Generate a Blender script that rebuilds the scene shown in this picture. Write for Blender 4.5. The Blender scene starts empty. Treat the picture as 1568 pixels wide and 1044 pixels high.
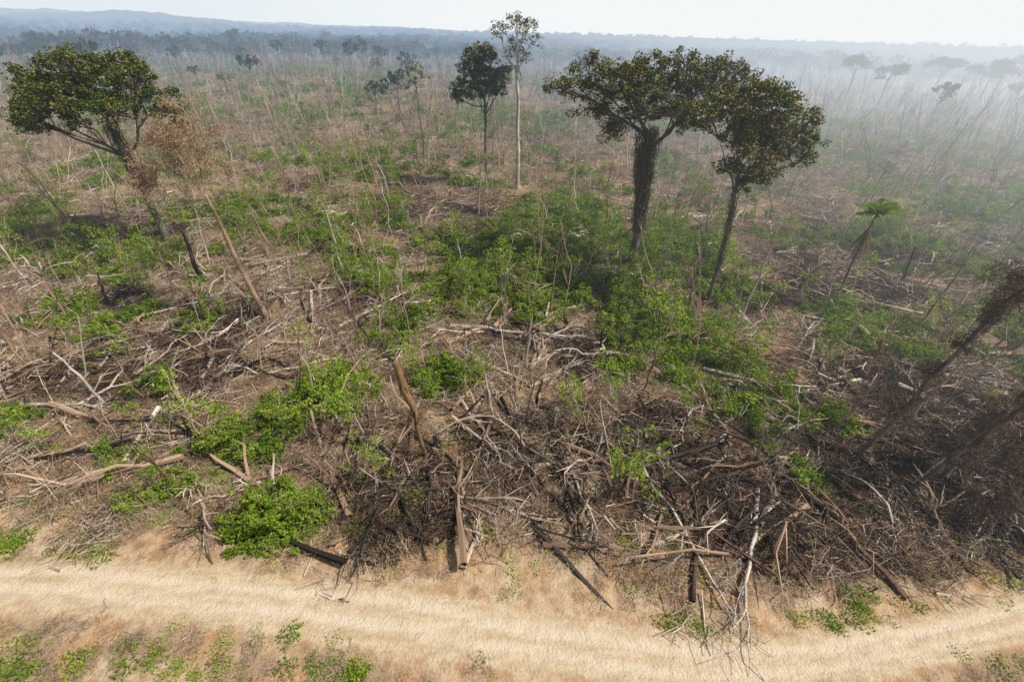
import bpy, math, numpy as np
from mathutils import Matrix, Vector
sc=bpy.context.scene
# ------------------------------------------------------------------ noise / terrain
def _hash(ix,iy,s):
    n=(ix.astype(np.int64)*374761393+iy.astype(np.int64)*668265263+s*1442695041)&0xffffffff
    n=((n^(n>>13))*1274126177)&0xffffffff
    return ((n^(n>>16))&0xffff)/65535.0
def vn(x,y,s=0):
    x=np.asarray(x,float);y=np.asarray(y,float)
    ix=np.floor(x);iy=np.floor(y);fx=x-ix;fy=y-iy
    fx=fx*fx*(3-2*fx);fy=fy*fy*(3-2*fy)
    a=_hash(ix,iy,s);b=_hash(ix+1,iy,s);c=_hash(ix,iy+1,s);d=_hash(ix+1,iy+1,s)
    return (a*(1-fx)+b*fx)*(1-fy)+(c*(1-fx)+d*fx)*fy
def fbm(x,y,s=0,o=3):
    r=0;a=.5;t=0
    for k in range(o):
        r=r+a*vn(x*2**k,y*2**k,s+k*17);t+=a;a*=.5
    return r/t
def ss(e0,e1,x):
    t=np.clip((x-e0)/(e1-e0),0,1);return t*t*(3-2*t)
ROADU=np.array([(-90,18),(-47.5,18.9),(-40,19.1),(-30.1,19.8),(-19,18.6),(-8.7,18.2),(1.4,17),(8.6,16.1),(15.5,15.2),(22.6,15.4),(30.8,16.9),(40.6,18.6),(53,21.3),(90,30)])
ROADL=np.array([(-90,15.5),(-44.4,16.2),(-37.4,16.4),(-27.5,16.2),(-17.5,15.2),(-7.9,14.2),(1.4,13.4),(8,12.6),(14.6,12.2),(21.5,12.8),(29.1,14.3),(38.9,16.6),(49.9,18.6),(90,27)])
SAND=np.array([(-90,24),(-53.1,23.9),(-44.8,24.2),(-35.4,23.2),(-25.7,22.6),(-14.6,20.3),(-6.7,20.9),(1.4,21.2),(9.3,19.8),(13.9,17.6),(22.2,18.6),(34.4,20.4),(44.4,22),(90,31)])
def road_u(x):
    return np.mean([np.interp(x+k,ROADU[:,0],ROADU[:,1]) for k in (-4,-2,0,2,4)],axis=0)
def road_l(x):
    return np.mean([np.interp(x+k,ROADL[:,0],ROADL[:,1]) for k in (-4,-2,0,2,4)],axis=0)
def sand_m(x,y):
    b=np.interp(x,SAND[:,0],SAND[:,1])
    n=(fbm(x/3.5,y/3.5,3)-.5)*5+(fbm(x/1.0,y/1.0,5)-.5)*1.6
    lo=ss(.3,2.2,road_l(x)-y+n*.5)*ss(.42,.62,fbm(x/3+4,y/2,7)+.14*ss(-18,-32,x)+.1*ss(26,34,x))
    return ss(1.3,-1.3,y-b+n)*(1-.85*lo)
GREEN=[(-20.3,24,4.5,3.2),(-21.2,41.5,4.4,4.8),(-24.7,36.8,5,3.4),(-27.5,31,4.6,3.2),(-31.8,26.5,4.4,2.3),(6.5,85,21.4,21.9),(.4,65.8,11,9.5),(21.1,59.6,8,12.4),(34.6,86.3,9.1,19.6),(12.6,109,12.7,14.6),(-25.5,70.7,6.6,6.5),(-71.8,75.8,11.1,8.2),(-45.5,56.3,3.8,4),(-61,102,10,11),(30.5,40.3,6.4,4.6),(36,38.2,2.6,2.8),(54.5,58.7,6.8,7.2),(30.8,30.6,3,1.8),(120,126,18.5,24),(-66.2,57.2,5,5),(-107,94.7,5,15.3),(-78.6,161,12.4,23),(-104,242,13,34.5),(-8.3,44.5,4.6,3.4),(28.3,51.2,4.5,3.9),(-45.4,142,11.4,15),(-54,35.5,2.8,2.6),(120,176,10.5,22),(24,47,4.5,4),(78,60,8,6),(14,46,2.5,2),(-40,88,7,6),(85,95,9,10),(-38,30,2.4,1.6)]
HERB=[(-15.5,15.2,1.6,.9),(-25.2,13.5,1.3,.9),(-21.5,12.7,1.8,.8),(-30.6,13,3.4,1.5),(14.6,16.9,2.4,1),(24.6,17.2,3.5,.8),(39.5,19.8,3.2,1),(-34.8,21.1,4.7,1),(-35.4,20.4,4.5,.6),(-26.8,16.5,2.4,.3),(30,18.3,3,1),(-12,12.6,3,.8),(-44,21,4,1.5)]
BURN=[(-9.5,27.5,6,5.8),(1.4,32.5,6,5.3),(16.5,31.6,7.5,6.8),(25,25.6,8,4.5),(44.9,33.2,10,9.5),(-6.6,90,8.1,7.1),(-57.1,126,8.5,9),(10.4,51.1,5.4,4.6),(-62.3,62.3,3.5,3.1),(77.5,86,8.2,5),(-53.7,41.1,6.8,3.5),(50.6,45,8,6.6),(62,70,9,5),(-14,110,8,8),(50,27,12,7)]
def ell(x,y,L):
    r=np.zeros(np.broadcast(x,y).shape)
    for a,b,rx,ry in L:
        r=np.maximum(r,np.clip(1.55-np.sqrt(((x-a)/rx)**2+((y-b)/ry)**2),0,1))
    return r
def green_m(x,y):
    n=fbm(x/5,y/5,21,4);d=np.hypot(x,y)
    e=ell(x,y,GREEN);g=np.clip(e*1.7-1.02+n*1.15,0,1)*(e>0)
    k=ss(.55,.63,fbm(x/8+9,y/8,31,3))*ss(25,60,d)*(1-ell(x,y,BURN))
    k2=ss(.5,.6,fbm(x/24+3,y/34,37,3))*ss(100,200,d)
    return np.clip(np.maximum(g,np.maximum(k*.75,k2*.8)),0,1)
def burn_m(x,y):
    n=fbm(x/5,y/5,41);d=np.hypot(x,y)
    g=np.clip(ell(x,y,BURN)*1.5-.7+n*.9,0,1)
    k=ss(.6,.7,fbm(x/14,y/14+5,43,2))*ss(35,70,d)
    return np.clip(np.maximum(g,k*.8),0,1)
def hz(x,y):
    d=np.hypot(x,y)
    flat=ss(24,45,y)
    h=(fbm(x/16,y/16,51)-.5)*1.6*flat+(fbm(x/60,y/60,53)-.5)*7*ss(70,200,d)+(fbm(x/300,y/300,55)-.5)*16*ss(300,900,d)
    near=ss(1.0,3.0,y-road_u(x))+ss(1,3,road_l(x)-y)
    return h+near*((fbm(x/1.3,y/1.3,57)-.5)*.5)*ss(160,90,d)
# ------------------------------------------------------------------ mesh builder
class MB:
    def __init__(s): s.v=[];s.f=[];s.m=[];s.n=0
    def add(s,v,f,m,):
        s.v.append(v.reshape(-1,3));s.f.append(f.reshape(-1,4)+s.n);s.m.append(np.full(f.reshape(-1,4).shape[0],m));s.n+=v.reshape(-1,3).shape[0]
    def tubes(s,P,Rd,n,m):
        P=np.asarray(P,float);Rd=np.asarray(Rd,float);N,K,_=P.shape
        ax=P[:,-1]-P[:,0];ax/=np.linalg.norm(ax,axis=1,keepdims=True)+1e-9
        ref=np.where(np.abs(ax[:,2:3])>.8,np.array([[1.,0,0]]),np.array([[0,0,1.]]))
        u=np.cross(ax,ref);u/=np.linalg.norm(u,axis=1,keepdims=True)+1e-9;w=np.cross(ax,u)
        t=np.arange(n)*2*np.pi/n
        ring=np.cos(t)[None,:,None]*u[:,None,:]+np.sin(t)[None,:,None]*w[:,None,:]
        V=P[:,:,None,:]+Rd[:,:,None,None]*ring[:,None,:,:]
        b=(np.arange(N)*K*n)[:,None,None]+(np.arange(K-1)*n)[None,:,None]
        j=np.arange(n)[None,None,:];j2=(j+1)%n
        F=np.stack([b+j,b+j2,b+n+j2,b+n+j],-1)
        s.add(V,F,m)
    def lines(s,L,n,m):
        by={}
        for p,r in L: by.setdefault(len(p),[]).append((p,r))
        for k,l in by.items(): s.tubes(np.array([a for a,_ in l]),np.array([b for _,b in l]),n,m)
    def leaves(s,C,size,rng,m,up=.6,asp=.5):
        N=len(C)
        if N==0:return
        nr=rng.normal(size=(N,3));nr[:,2]+=up*2;nr/=np.linalg.norm(nr,axis=1,keepdims=True)
        a=rng.normal(size=(N,3));b=np.cross(nr,a);b/=np.linalg.norm(b,axis=1,keepdims=True)+1e-9;a=np.cross(b,nr)
        sz=size*rng.uniform(.6,1.3,(N,1))
        V=np.stack([C-a*sz*.5,C+b*sz*asp*.5+nr*sz*.08,C+a*sz*.5,C-b*sz*asp*.5+nr*sz*.08],1)
        s.add(V,np.arange(4*N).reshape(N,4),m)
    def arrays(s): return np.concatenate(s.v),np.concatenate(s.f),np.concatenate(s.m)
    def mesh(s,name,mats,smooth=()): return mkmesh(name,*s.arrays(),mats,smooth)
def mkmesh(name,V,F,M,mats,smooth=()):
    me=bpy.data.meshes.new(name);me.vertices.add(len(V));me.vertices.foreach_set('co',V.ravel().astype(np.float32))
    me.loops.add(F.size);me.loops.foreach_set('vertex_index',F.ravel().astype(np.int32))
    me.polygons.add(len(F));me.polygons.foreach_set('loop_start',(np.arange(len(F))*4).astype(np.int32))
    me.polygons.foreach_set('material_index',M.astype(np.int32))
    me.polygons.foreach_set('use_smooth',np.isin(M,list(smooth)))
    for x in mats: me.materials.append(x)
    me.update(calc_edges=True);return me
def obj(name,me,loc=(0,0,0),link=True):
    o=bpy.data.objects.new(name,me);o.location=loc
    if link: sc.collection.objects.link(o)
    return o
# ------------------------------------------------------------------ materials
def nnew(nt,t,**k):
    n=nt.nodes.new(t)
    for a,b in k.items(): setattr(n,a,b)
    return n
def math_(nt,op,a,b=None,c=None):
    n=nnew(nt,'ShaderNodeMath',operation=op)
    for i,v in enumerate((a,b,c)):
        if v is None: continue
        if isinstance(v,(int,float)): n.inputs[i].default_value=v
        else: nt.links.new(v,n.inputs[i])
    return n.outputs[0]
def mapr(nt,v,a,b,c=0.,d=1.,smooth=True):
    n=nnew(nt,'ShaderNodeMapRange');n.interpolation_type='SMOOTHSTEP' if smooth else 'LINEAR'
    nt.links.new(v,n.inputs[0]);n.inputs[1].default_value=a;n.inputs[2].default_value=b;n.inputs[3].default_value=c;n.inputs[4].default_value=d
    return n.outputs[0]
def mixc(nt,f,a,b,mode='MIX'):
    n=nnew(nt,'ShaderNodeMix',data_type='RGBA',blend_type=mode)
    for i,v in ((0,f),(6,a),(7,b)):
        if isinstance(v,(int,float)): n.inputs[i].default_value=v
        elif isinstance(v,tuple): n.inputs[i].default_value=(*v,1)
        else: nt.links.new(v,n.inputs[i])
    return n.outputs[2]
def noise(nt,vec,scale,detail=3,rough=.55,dist=0):
    n=nnew(nt,'ShaderNodeTexNoise');n.inputs['Scale'].default_value=scale;n.inputs['Detail'].default_value=detail;n.inputs['Roughness'].default_value=rough;n.inputs['Distortion'].default_value=dist
    nt.links.new(vec,n.inputs['Vector']);return n.outputs[0]
# aerial haze painted into every material: glowing haze colour mixed in by world position
hg=bpy.data.node_groups.new('painted_haze','ShaderNodeTree')
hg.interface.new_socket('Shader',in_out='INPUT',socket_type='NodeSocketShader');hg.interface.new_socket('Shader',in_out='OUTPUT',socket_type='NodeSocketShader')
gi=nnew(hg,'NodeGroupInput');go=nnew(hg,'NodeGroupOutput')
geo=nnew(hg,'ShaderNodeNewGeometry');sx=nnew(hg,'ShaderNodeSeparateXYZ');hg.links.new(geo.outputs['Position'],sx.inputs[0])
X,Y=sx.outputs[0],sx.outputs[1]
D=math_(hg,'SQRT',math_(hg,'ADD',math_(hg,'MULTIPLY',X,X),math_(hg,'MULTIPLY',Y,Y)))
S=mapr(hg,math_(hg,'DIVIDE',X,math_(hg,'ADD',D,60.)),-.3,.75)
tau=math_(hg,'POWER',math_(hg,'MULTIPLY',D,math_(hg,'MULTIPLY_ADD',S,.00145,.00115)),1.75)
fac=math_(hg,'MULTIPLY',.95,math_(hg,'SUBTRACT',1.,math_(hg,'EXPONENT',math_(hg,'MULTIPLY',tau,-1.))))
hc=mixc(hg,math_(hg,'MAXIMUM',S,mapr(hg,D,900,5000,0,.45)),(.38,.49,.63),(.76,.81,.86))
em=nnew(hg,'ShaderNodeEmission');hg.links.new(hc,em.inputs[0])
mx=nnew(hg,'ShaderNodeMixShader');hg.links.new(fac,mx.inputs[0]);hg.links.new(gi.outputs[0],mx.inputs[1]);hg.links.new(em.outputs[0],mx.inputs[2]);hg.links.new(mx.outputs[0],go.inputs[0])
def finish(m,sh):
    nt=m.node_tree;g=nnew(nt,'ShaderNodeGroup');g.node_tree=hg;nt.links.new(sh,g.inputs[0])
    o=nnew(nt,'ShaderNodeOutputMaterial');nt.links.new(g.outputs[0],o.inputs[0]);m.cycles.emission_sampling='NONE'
def newmat(name):
    m=bpy.data.materials.new(name);m.use_nodes=True;m.node_tree.nodes.clear();return m
def diffuse(nt,col,nrm=None):
    b=nnew(nt,'ShaderNodeBsdfDiffuse');nt.links.new(col,b.inputs[0]);b.inputs[1].default_value=0
    if nrm is not None: nt.links.new(nrm,b.inputs['Normal'])
    return b.outputs[0]
def leafmat(name,cols,trans=.25,wi=.55,wo=.45,tc=(.16,.22,.03)):
    m=newmat(name);nt=m.node_tree
    g=nnew(nt,'ShaderNodeNewGeometry');oi=nnew(nt,'ShaderNodeObjectInfo');at=nnew(nt,'ShaderNodeAttribute',attribute_name='rnd')
    rn=math_(nt,'FRACT',math_(nt,'ADD',oi.outputs['Random'],at.outputs['Fac']))
    f=math_(nt,'ADD',math_(nt,'MULTIPLY',g.outputs['Random Per Island'],wi),math_(nt,'MULTIPLY',rn,wo))
    r=nnew(nt,'ShaderNodeValToRGB');nt.links.new(f,r.inputs[0]);e=r.color_ramp.elements
    while len(e)<len(cols): e.new(.5)
    for i,c in enumerate(cols): e[i].position=i/(len(cols)-1);e[i].color=(*c,1)
    sh=diffuse(nt,r.outputs[0])
    if trans>0:
        t=nnew(nt,'ShaderNodeBsdfTranslucent');nt.links.new(mixc(nt,.5,r.outputs[0],tc),t.inputs[0])
        x=nnew(nt,'ShaderNodeMixShader');x.inputs[0].default_value=trans;nt.links.new(sh,x.inputs[1]);nt.links.new(t.outputs[0],x.inputs[2]);sh=x.outputs[0]
    finish(m,sh);return m
M_bush=leafmat('leaf_bush',[(.045,.09,.012),(.11,.185,.02),(.21,.30,.033),(.36,.42,.07)],tc=(.32,.42,.03))
M_herb=leafmat('leaf_herb',[(.13,.17,.04),(.24,.28,.08),(.40,.38,.15)],trans=0)
M_dark=leafmat('leaf_tree',[(.025,.04,.01),(.06,.085,.017),(.11,.145,.028),(.18,.19,.045)],trans=0,wo=.1,wi=.9)
M_gold=leafmat('leaf_tree_gold',[(.04,.05,.012),(.09,.10,.02),(.17,.16,.038),(.31,.235,.09)],trans=0,wo=.1,wi=.9)
M_far=leafmat('leaf_forest',[(.018,.03,.012),(.035,.055,.02),(.06,.08,.03)],trans=0)
M_dry=leafmat('dry_leaf',[(.12,.075,.04),(.26,.17,.09),(.40,.29,.17)],trans=0)
M_pale=leafmat('dead_wood_pale',[(.15,.11,.085),(.36,.29,.225),(.70,.62,.52)],trans=0,wi=.65,wo=.35)
M_twig=leafmat('twig_brown',[(.055,.035,.025),(.20,.133,.09),(.46,.33,.225)],trans=0,wi=.65,wo=.35)
M_rust=leafmat('twig_russet',[(.16,.10,.07),(.31,.21,.15),(.44,.32,.23)],trans=0,wi=.8,wo=.2)
M_dbrn=leafmat('twig_dark_brown',[(.04,.027,.02),(.10,.066,.048),(.22,.15,.105)],trans=0,wi=.6,wo=.4)
M_char=leafmat('charred_wood',[(.012,.011,.01),(.03,.026,.023),(.09,.075,.065)],trans=0,wi=.5,wo=.5)
M_straw=leafmat('dry_grass',[(.24,.175,.105),(.42,.33,.21),(.58,.48,.33)],trans=0)
M_vine=leafmat('vine_stem',[(.05,.042,.03),(.12,.10,.068),(.22,.19,.13)],trans=0)
def barkmat(name,a,b,c,sc_=1.):
    m=newmat(name);nt=m.node_tree;g=nnew(nt,'ShaderNodeNewGeometry')
    mp=nnew(nt,'ShaderNodeMapping');mp.inputs['Scale'].default_value=(3*sc_,3*sc_,.5*sc_);nt.links.new(g.outputs['Position'],mp.inputs[0])
    n=noise(nt,mp.outputs[0],2,4,.65);n2=noise(nt,g.outputs['Position'],.5,1)
    col=mixc(nt,mapr(nt,n2,.35,.65),mixc(nt,mapr(nt,n,.35,.65),a,b),mixc(nt,mapr(nt,n,.3,.7),b,c))
    bp=nnew(nt,'ShaderNodeBump');bp.inputs['Strength'].default_value=.7;bp.inputs['Distance'].default_value=.1;nt.links.new(n,bp.inputs['Height'])
    finish(m,diffuse(nt,col,bp.outputs[0]));return m
B_grey=barkmat('bark_grey',(.06,.05,.038),(.15,.125,.095),(.24,.205,.165))
B_white=barkmat('bark_pale',(.24,.21,.17),(.44,.40,.34),(.60,.56,.50))
B_brown=barkmat('bark_brown',(.09,.06,.04),(.26,.175,.115),(.4,.3,.21))
B_orange=barkmat('bark_orange',(.02,.015,.012),(.30,.19,.10),(.12,.075,.045))
B_char=barkmat('bark_charred',(.01,.009,.008),(.035,.03,.026),(.1,.08,.065))
def soilmat(name,road=False):
    m=newmat(name);nt=m.node_tree;g=nnew(nt,'ShaderNodeNewGeometry');P=g.outputs['Position']
    at=nnew(nt,'ShaderNodeAttribute',attribute_name='zone');s3=nnew(nt,'ShaderNodeSeparateColor');nt.links.new(at.outputs['Color'],s3.inputs[0])
    sa,gr,bu=s3.outputs
    nf=noise(nt,P,5,3,.7);nm=noise(nt,P,.9,3,.6);nc=noise(nt,P,.3,3,.6,.6)
    a=mixc(nt,mapr(nt,nf,.38,.62),(.07,.045,.028),(.32,.225,.145))
    a=mixc(nt,mapr(nt,nm,.45,.7,0,.75),a,(.28,.195,.12))
    a=mixc(nt,mapr(nt,nc,.5,.62,0,.8),a,mixc(nt,mapr(nt,nf,.35,.65),(.27,.145,.07),(.52,.34,.20)))
    ash=mixc(nt,mapr(nt,nf,.4,.65),(.022,.017,.014),(.17,.112,.075))
    a=mixc(nt,math_(nt,'MULTIPLY',bu,.82),a,ash)
    a=mixc(nt,math_(nt,'MULTIPLY',gr,.7),a,mixc(nt,nf,(.05,.07,.025),(.20,.23,.09)))
    b=mixc(nt,mapr(nt,nm,.35,.65),(.38,.275,.17),(.50,.385,.265))
    b=mixc(nt,mapr(nt,nc,.42,.6,0,.85),b,mixc(nt,mapr(nt,nm,.35,.65),(.33,.20,.105),(.46,.32,.19)))
    b=mixc(nt,mapr(nt,nf,.52,.72,0,.55),b,(.23,.155,.09))
    col=mixc(nt,sa,a,b)
    if road:
        ra=nnew(nt,'ShaderNodeAttribute',attribute_name='road');r3=nnew(nt,'ShaderNodeSeparateColor');nt.links.new(ra.outputs['Color'],r3.inputs[0])
        mp=nnew(nt,'ShaderNodeMapping');mp.inputs['Scale'].default_value=(.4,1.3,1);nt.links.new(P,mp.inputs[0]);ns=noise(nt,mp.outputs[0],1.2,5,.65)
        rc=mixc(nt,mapr(nt,ns,.35,.65),(.42,.32,.205),(.53,.43,.30))
        rc=mixc(nt,mapr(nt,nf,.5,.75,0,.45),rc,(.31,.215,.13))
        rc=mixc(nt,math_(nt,'MULTIPLY',r3.outputs[1],.8),rc,mixc(nt,ns,(.52,.435,.32),(.62,.54,.43)))
        edge=mapr(nt,math_(nt,'ADD',r3.outputs[0],math_(nt,'MULTIPLY',math_(nt,'SUBTRACT',nm,.5),1.3)),.25,.9)
        col=mixc(nt,edge,col,rc)
    bp=nnew(nt,'ShaderNodeBump');bp.inputs['Strength'].default_value=.8;bp.inputs['Distance'].default_value=.18
    nt.links.new(math_(nt,'ADD',nf,math_(nt,'MULTIPLY',nm,1.5)),bp.inputs['Height'])
    finish(m,diffuse(nt,col,bp.outputs[0]));return m
# ------------------------------------------------------------------ ground
def grow_axis(a,b,st,lo,hi,k=1.09):
    c=list(np.arange(a,b,st));s=st
    while c[-1]<hi: s*=k;c.append(c[-1]+s)
    s=st;l=[c[0]]
    while l[-1]>lo: s*=k;l.append(l[-1]-s)
    return np.array(l[:0:-1]+c)
xs=grow_axis(-62,62,.42,-9000,9000);ys=grow_axis(8,80,.42,-3000,9000,1.06)
def sheet(name,X,Y,Z,mat,extra=None):
    ny,nx=X.shape;V=np.stack([X,Y,Z],-1).reshape(-1,3);i=(np.arange(ny-1)[:,None]*nx+np.arange(nx-1)[None]).ravel()
    F=np.stack([i,i+1,i+nx+1,i+nx],-1);b=MB();b.add(V,F,0);me=b.mesh(name,[mat],smooth=(0,))
    x,y=V[:,0],V[:,1];sm=sand_m(x,y);col=np.stack([sm,green_m(x,y)*(1-sm),burn_m(x,y)*(1-sm),np.ones(len(x))],-1)
    a=me.attributes.new('zone','FLOAT_COLOR','POINT');a.data.foreach_set('color',col.ravel().astype(np.float32))
    if extra is not None:
        a=me.attributes.new('road','FLOAT_COLOR','POINT');a.data.foreach_set('color',extra.reshape(-1,4).ravel().astype(np.float32))
    return obj(name,me)
XX,YY=np.meshgrid(xs,ys)
sheet('ground',XX,YY,hz(XX,YY),soilmat('soil'))
t=np.linspace(0,1,40)[:,None];rx=np.arange(-75,75,.3)[None]
rl=road_l(rx)-.95;ru=road_u(rx)+.95;RY=rl+(ru-rl)*t;RX=np.broadcast_to(rx,RY.shape)
wob=(fbm(RX/9,RX*0,61)-.5)*.18
rut=np.exp(-((t-.38-wob)/.085)**2)+np.exp(-((t-.66-wob)/.075)**2)+.6*np.exp(-((t-.5+wob*2)/.05)**2)
edge=np.clip(np.minimum(t,1-t)*5,0,1)
z=.006+np.clip(edge,0,1)*(.08*(1-np.clip(rut,0,1))+.06*fbm(RX*1.5,RY*3,63))
rutc=np.clip(rut,0,1)*(.35+1.1*fbm(RX/3,RY*2,67))
ex=np.stack([np.broadcast_to(edge,RY.shape),np.clip(rutc,0,1),RY*0,RY*0+1],-1)
sheet('dirt_road',RX,RY,z,soilmat('road_sand',True),ex)
# ------------------------------------------------------------------ branching
def unit(v): return v/(np.linalg.norm(v)+1e-9)
def grow(rng,p,d,L,r,depth,out,spread=.6,up=.05,nch=3,tips=None,wig=.16,taper=.5,lsc=.68,K=4):
    pts=[p];q=p.copy();d=unit(d)
    if depth==0: K=3
    for k in range(K-1):
        d=unit(d+rng.normal(size=3)*wig+np.array([0,0,up]));q=q+d*L/(K-1);pts.append(q)
    rad=np.linspace(r,r*taper,K)
    if depth==0: rad[-1]=r*.2
    out.append((np.array(pts),rad))
    if depth==0:
        if tips is not None: tips.append(q)
        return
    for c in range(nch):
        k=K-1 if c==0 else rng.integers(1,K)
        dd=unit(d+rng.normal(size=3)*spread)
        grow(rng,pts[k],dd,L*lsc*rng.uniform(.7,1.15),rad[k]*(.9 if c==0 else .6),depth-1,out,spread,up,nch,tips,wig,taper,lsc)
# ------------------------------------------------------------------ prototypes
KIT={}
def coll(name): KIT[name]=[];return bpy.data.collections.new(name)
def proto(c,name,b,mats,smooth=()):
    KIT[c.name].append((*b.arrays(),mats));o=obj(name,b.mesh(name,mats,smooth),link=False);c.objects.link(o)
def puff(rng,c,r,n):
    v=rng.normal(size=(n,3));v/=np.linalg.norm(v,axis=1,keepdims=True)
    return c+v*r*rng.uniform(.55,1.05,(n,1))*np.array([1,1,.75])
C_shrub=coll('shrub_kit')
for s in range(8):
    rng=np.random.default_rng(100+s);b=MB();npf=[14,10,16,8][s%4];L=[];C=[]
    R_=[1.5,1.1,1.8,.8][s%4];H0=[1,1.5,.7,2.0][s%4]
    for k in range(npf):
        a=rng.uniform(0,6.28);q=math.sqrt(rng.uniform(0,1));hh=(1-q*q*.7)*rng.uniform(.3,1.5)*H0
        c=np.array([math.cos(a)*q*R_,math.sin(a)*q*R_,hh]);C.append(puff(rng,c,rng.uniform(.22,.6),38))
        L.append((np.array([[0,0,-.2],c+[0,0,.2]]),np.array([.03,.008])))
    C=np.concatenate(C);C=C[C[:,2]>0.02]
    b.lines(L,3,1);b.leaves(C,.28,rng,0,.65,.55);proto(C_shrub,'shrub_%d'%s,b,[M_bush,M_twig])
C_sap=coll('sapling_kit')
for s in range(4):
    rng=np.random.default_rng(150+s);b=MB();L=[];T=[]
    grow(rng,np.array([0,0,-.2]),np.array([0,0,1.]),rng.uniform(2.2,3.5),.05,2,L,.55,.15,4,T)
    C=np.concatenate([puff(rng,t_,.5,22) for t_ in T]);b.lines(L,3,1);b.leaves(C,.28,rng,0,.7,.5);proto(C_sap,'leafy_sapling_%d'%s,b,[M_bush,M_pale])
C_herb=coll('herb_kit')
for s in range(4):
    rng=np.random.default_rng(200+s);b=MB();n=60;a=rng.uniform(0,6.28,n);q=rng.uniform(0,1,n)**.6*.7
    C=np.stack([np.cos(a)*q,np.sin(a)*q,rng.uniform(.02,.35,n)*(1-q*.6)],-1);b.leaves(C,.18,rng,0,.8,.45);proto(C_herb,'weed_%d'%s,b,[M_herb])
C_green=coll('green_herb_kit')
for s in range(3):
    rng=np.random.default_rng(210+s);b=MB();n=80;a=rng.uniform(0,6.28,n);q=rng.uniform(0,1,n)**.7*.8
    C=np.stack([np.cos(a)*q,np.sin(a)*q,rng.uniform(.02,.6,n)*(1-q*.6)],-1);b.leaves(C,.2,rng,0,.8,.5);proto(C_green,'green_weed_%d'%s,b,[M_bush])
C_grass=coll('grass_kit')
for s in range(4):
    rng=np.random.default_rng(230+s);b=MB();n=60;p=np.zeros((n,3));p[:,:2]=rng.normal(size=(n,2))*.7;d=rng.normal(size=(n,3))*.5;d[:,2]=rng.uniform(.5,1.5,n)
    b.tubes(np.stack([p,p+d],1),np.tile([.018,.006],(n,1)),3,0);proto(C_grass,'dry_grass_%d'%s,b,[M_straw])
def brush(rng,b,n,R_,H_,m,rs=1.):
    a=rng.uniform(0,6.28,n);q=np.sqrt(rng.uniform(0,1,n))*R_
    c=np.stack([np.cos(a)*q,np.sin(a)*q,rng.uniform(0,1,n)**1.8*H_],-1)
    th=rng.uniform(0,6.28,n);el=rng.normal(size=n)*.26;l=rng.uniform(.6,2.4,n)*rng.uniform(.5,1.3,n)
    d=np.stack([np.cos(th)*np.cos(el),np.sin(th)*np.cos(el),np.sin(el)],-1)*l[:,None]
    p0=c-d*.5;p2=c+d*.5;p0[:,2]=np.maximum(p0[:,2],-.05)
    r=rng.uniform(.01,.034,n)*rs;r[rng.uniform(size=n)<.12]*=2.4
    b.tubes(np.stack([p0,p2],1),np.stack([r,r*.4],1),3,m)
C_brush=coll('dead_brush_kit')
for s in range(8):
    rng=np.random.default_rng(300+s);b=MB();mm=[0,1,0,1,0,1,1,1][s];brush(rng,b,60,2.3,.7,mm);brush(rng,b,18,2.3,.5,1-mm)
    L=[]
    for k in range(2):
        grow(rng,np.array([*rng.normal(size=2)*1.,.1]),np.array([*rng.normal(size=2),.35]),1.3,.04,2,L,.6,.02,3,K=3)
    b.lines(L,3,mm);proto(C_brush,'dead_brush_%d'%s,b,[M_pale,M_twig])
C_bchar=coll('burnt_brush_kit')
for s in range(4):
    rng=np.random.default_rng(340+s);b=MB();brush(rng,b,45,2.3,.6,0,1.4);brush(rng,b,30,2.3,.6,1);L=[]
    for k in range(3): grow(rng,np.array([*rng.normal(size=2)*1.,.1]),np.array([*rng.normal(size=2),.4]),1.5,.06,2,L,.6,.02,3,K=3)
    b.lines(L,3,1);proto(C_bchar,'burnt_brush_%d'%s,b,[M_char,M_dbrn])
def logkit(name,n,rr,mats_,sd):
    C=coll(name)
    for s in range(n):
        rng=np.random.default_rng(sd+s);b=MB();L=[];l=rng.uniform(3,6.5)
        grow(rng,np.array([-l,0,.15]),np.array([1,0,.04]),l*1.1,rng.uniform(*rr),2,L,.45,-.005,3 if s%2 else 4,None,.06,.6,.62)
        L=[(np.c_[p[:,:2],np.clip(p[:,2],.05,1.3)],r) for p,r in L]
        b.lines(L,5,0);proto(C,name+'_%d'%s,b,[mats_[s%len(mats_)]],(0,))
    return C
C_log=logkit('fallen_log_kit',12,(.1,.24),[M_pale,M_char,M_pale,M_twig],360)
C_clog=logkit('charred_log_kit',6,(.15,.3),[M_char,M_dbrn,M_char],390)
C_pole=coll('dead_tree_kit')
for s in range(8):
    rng=np.random.default_rng(400+s);b=MB();L=[];h=rng.uniform(3.5,7.5)
    grow(rng,np.array([0,0,-.3]),np.array([rng.normal()*.08,rng.normal()*.08,1]),h,rng.uniform(.06,.12),3 if s%2 else 2,L,.33,.12,2+(s%2),None,.06,.65,.6,K=3)
    b.lines(L,3,0);proto(C_pole,'dead_sapling_%d'%s,b,[[M_pale,M_rust,M_pale,M_twig][s%4]])
C_tree=coll('forest_tree_kit')
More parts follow.
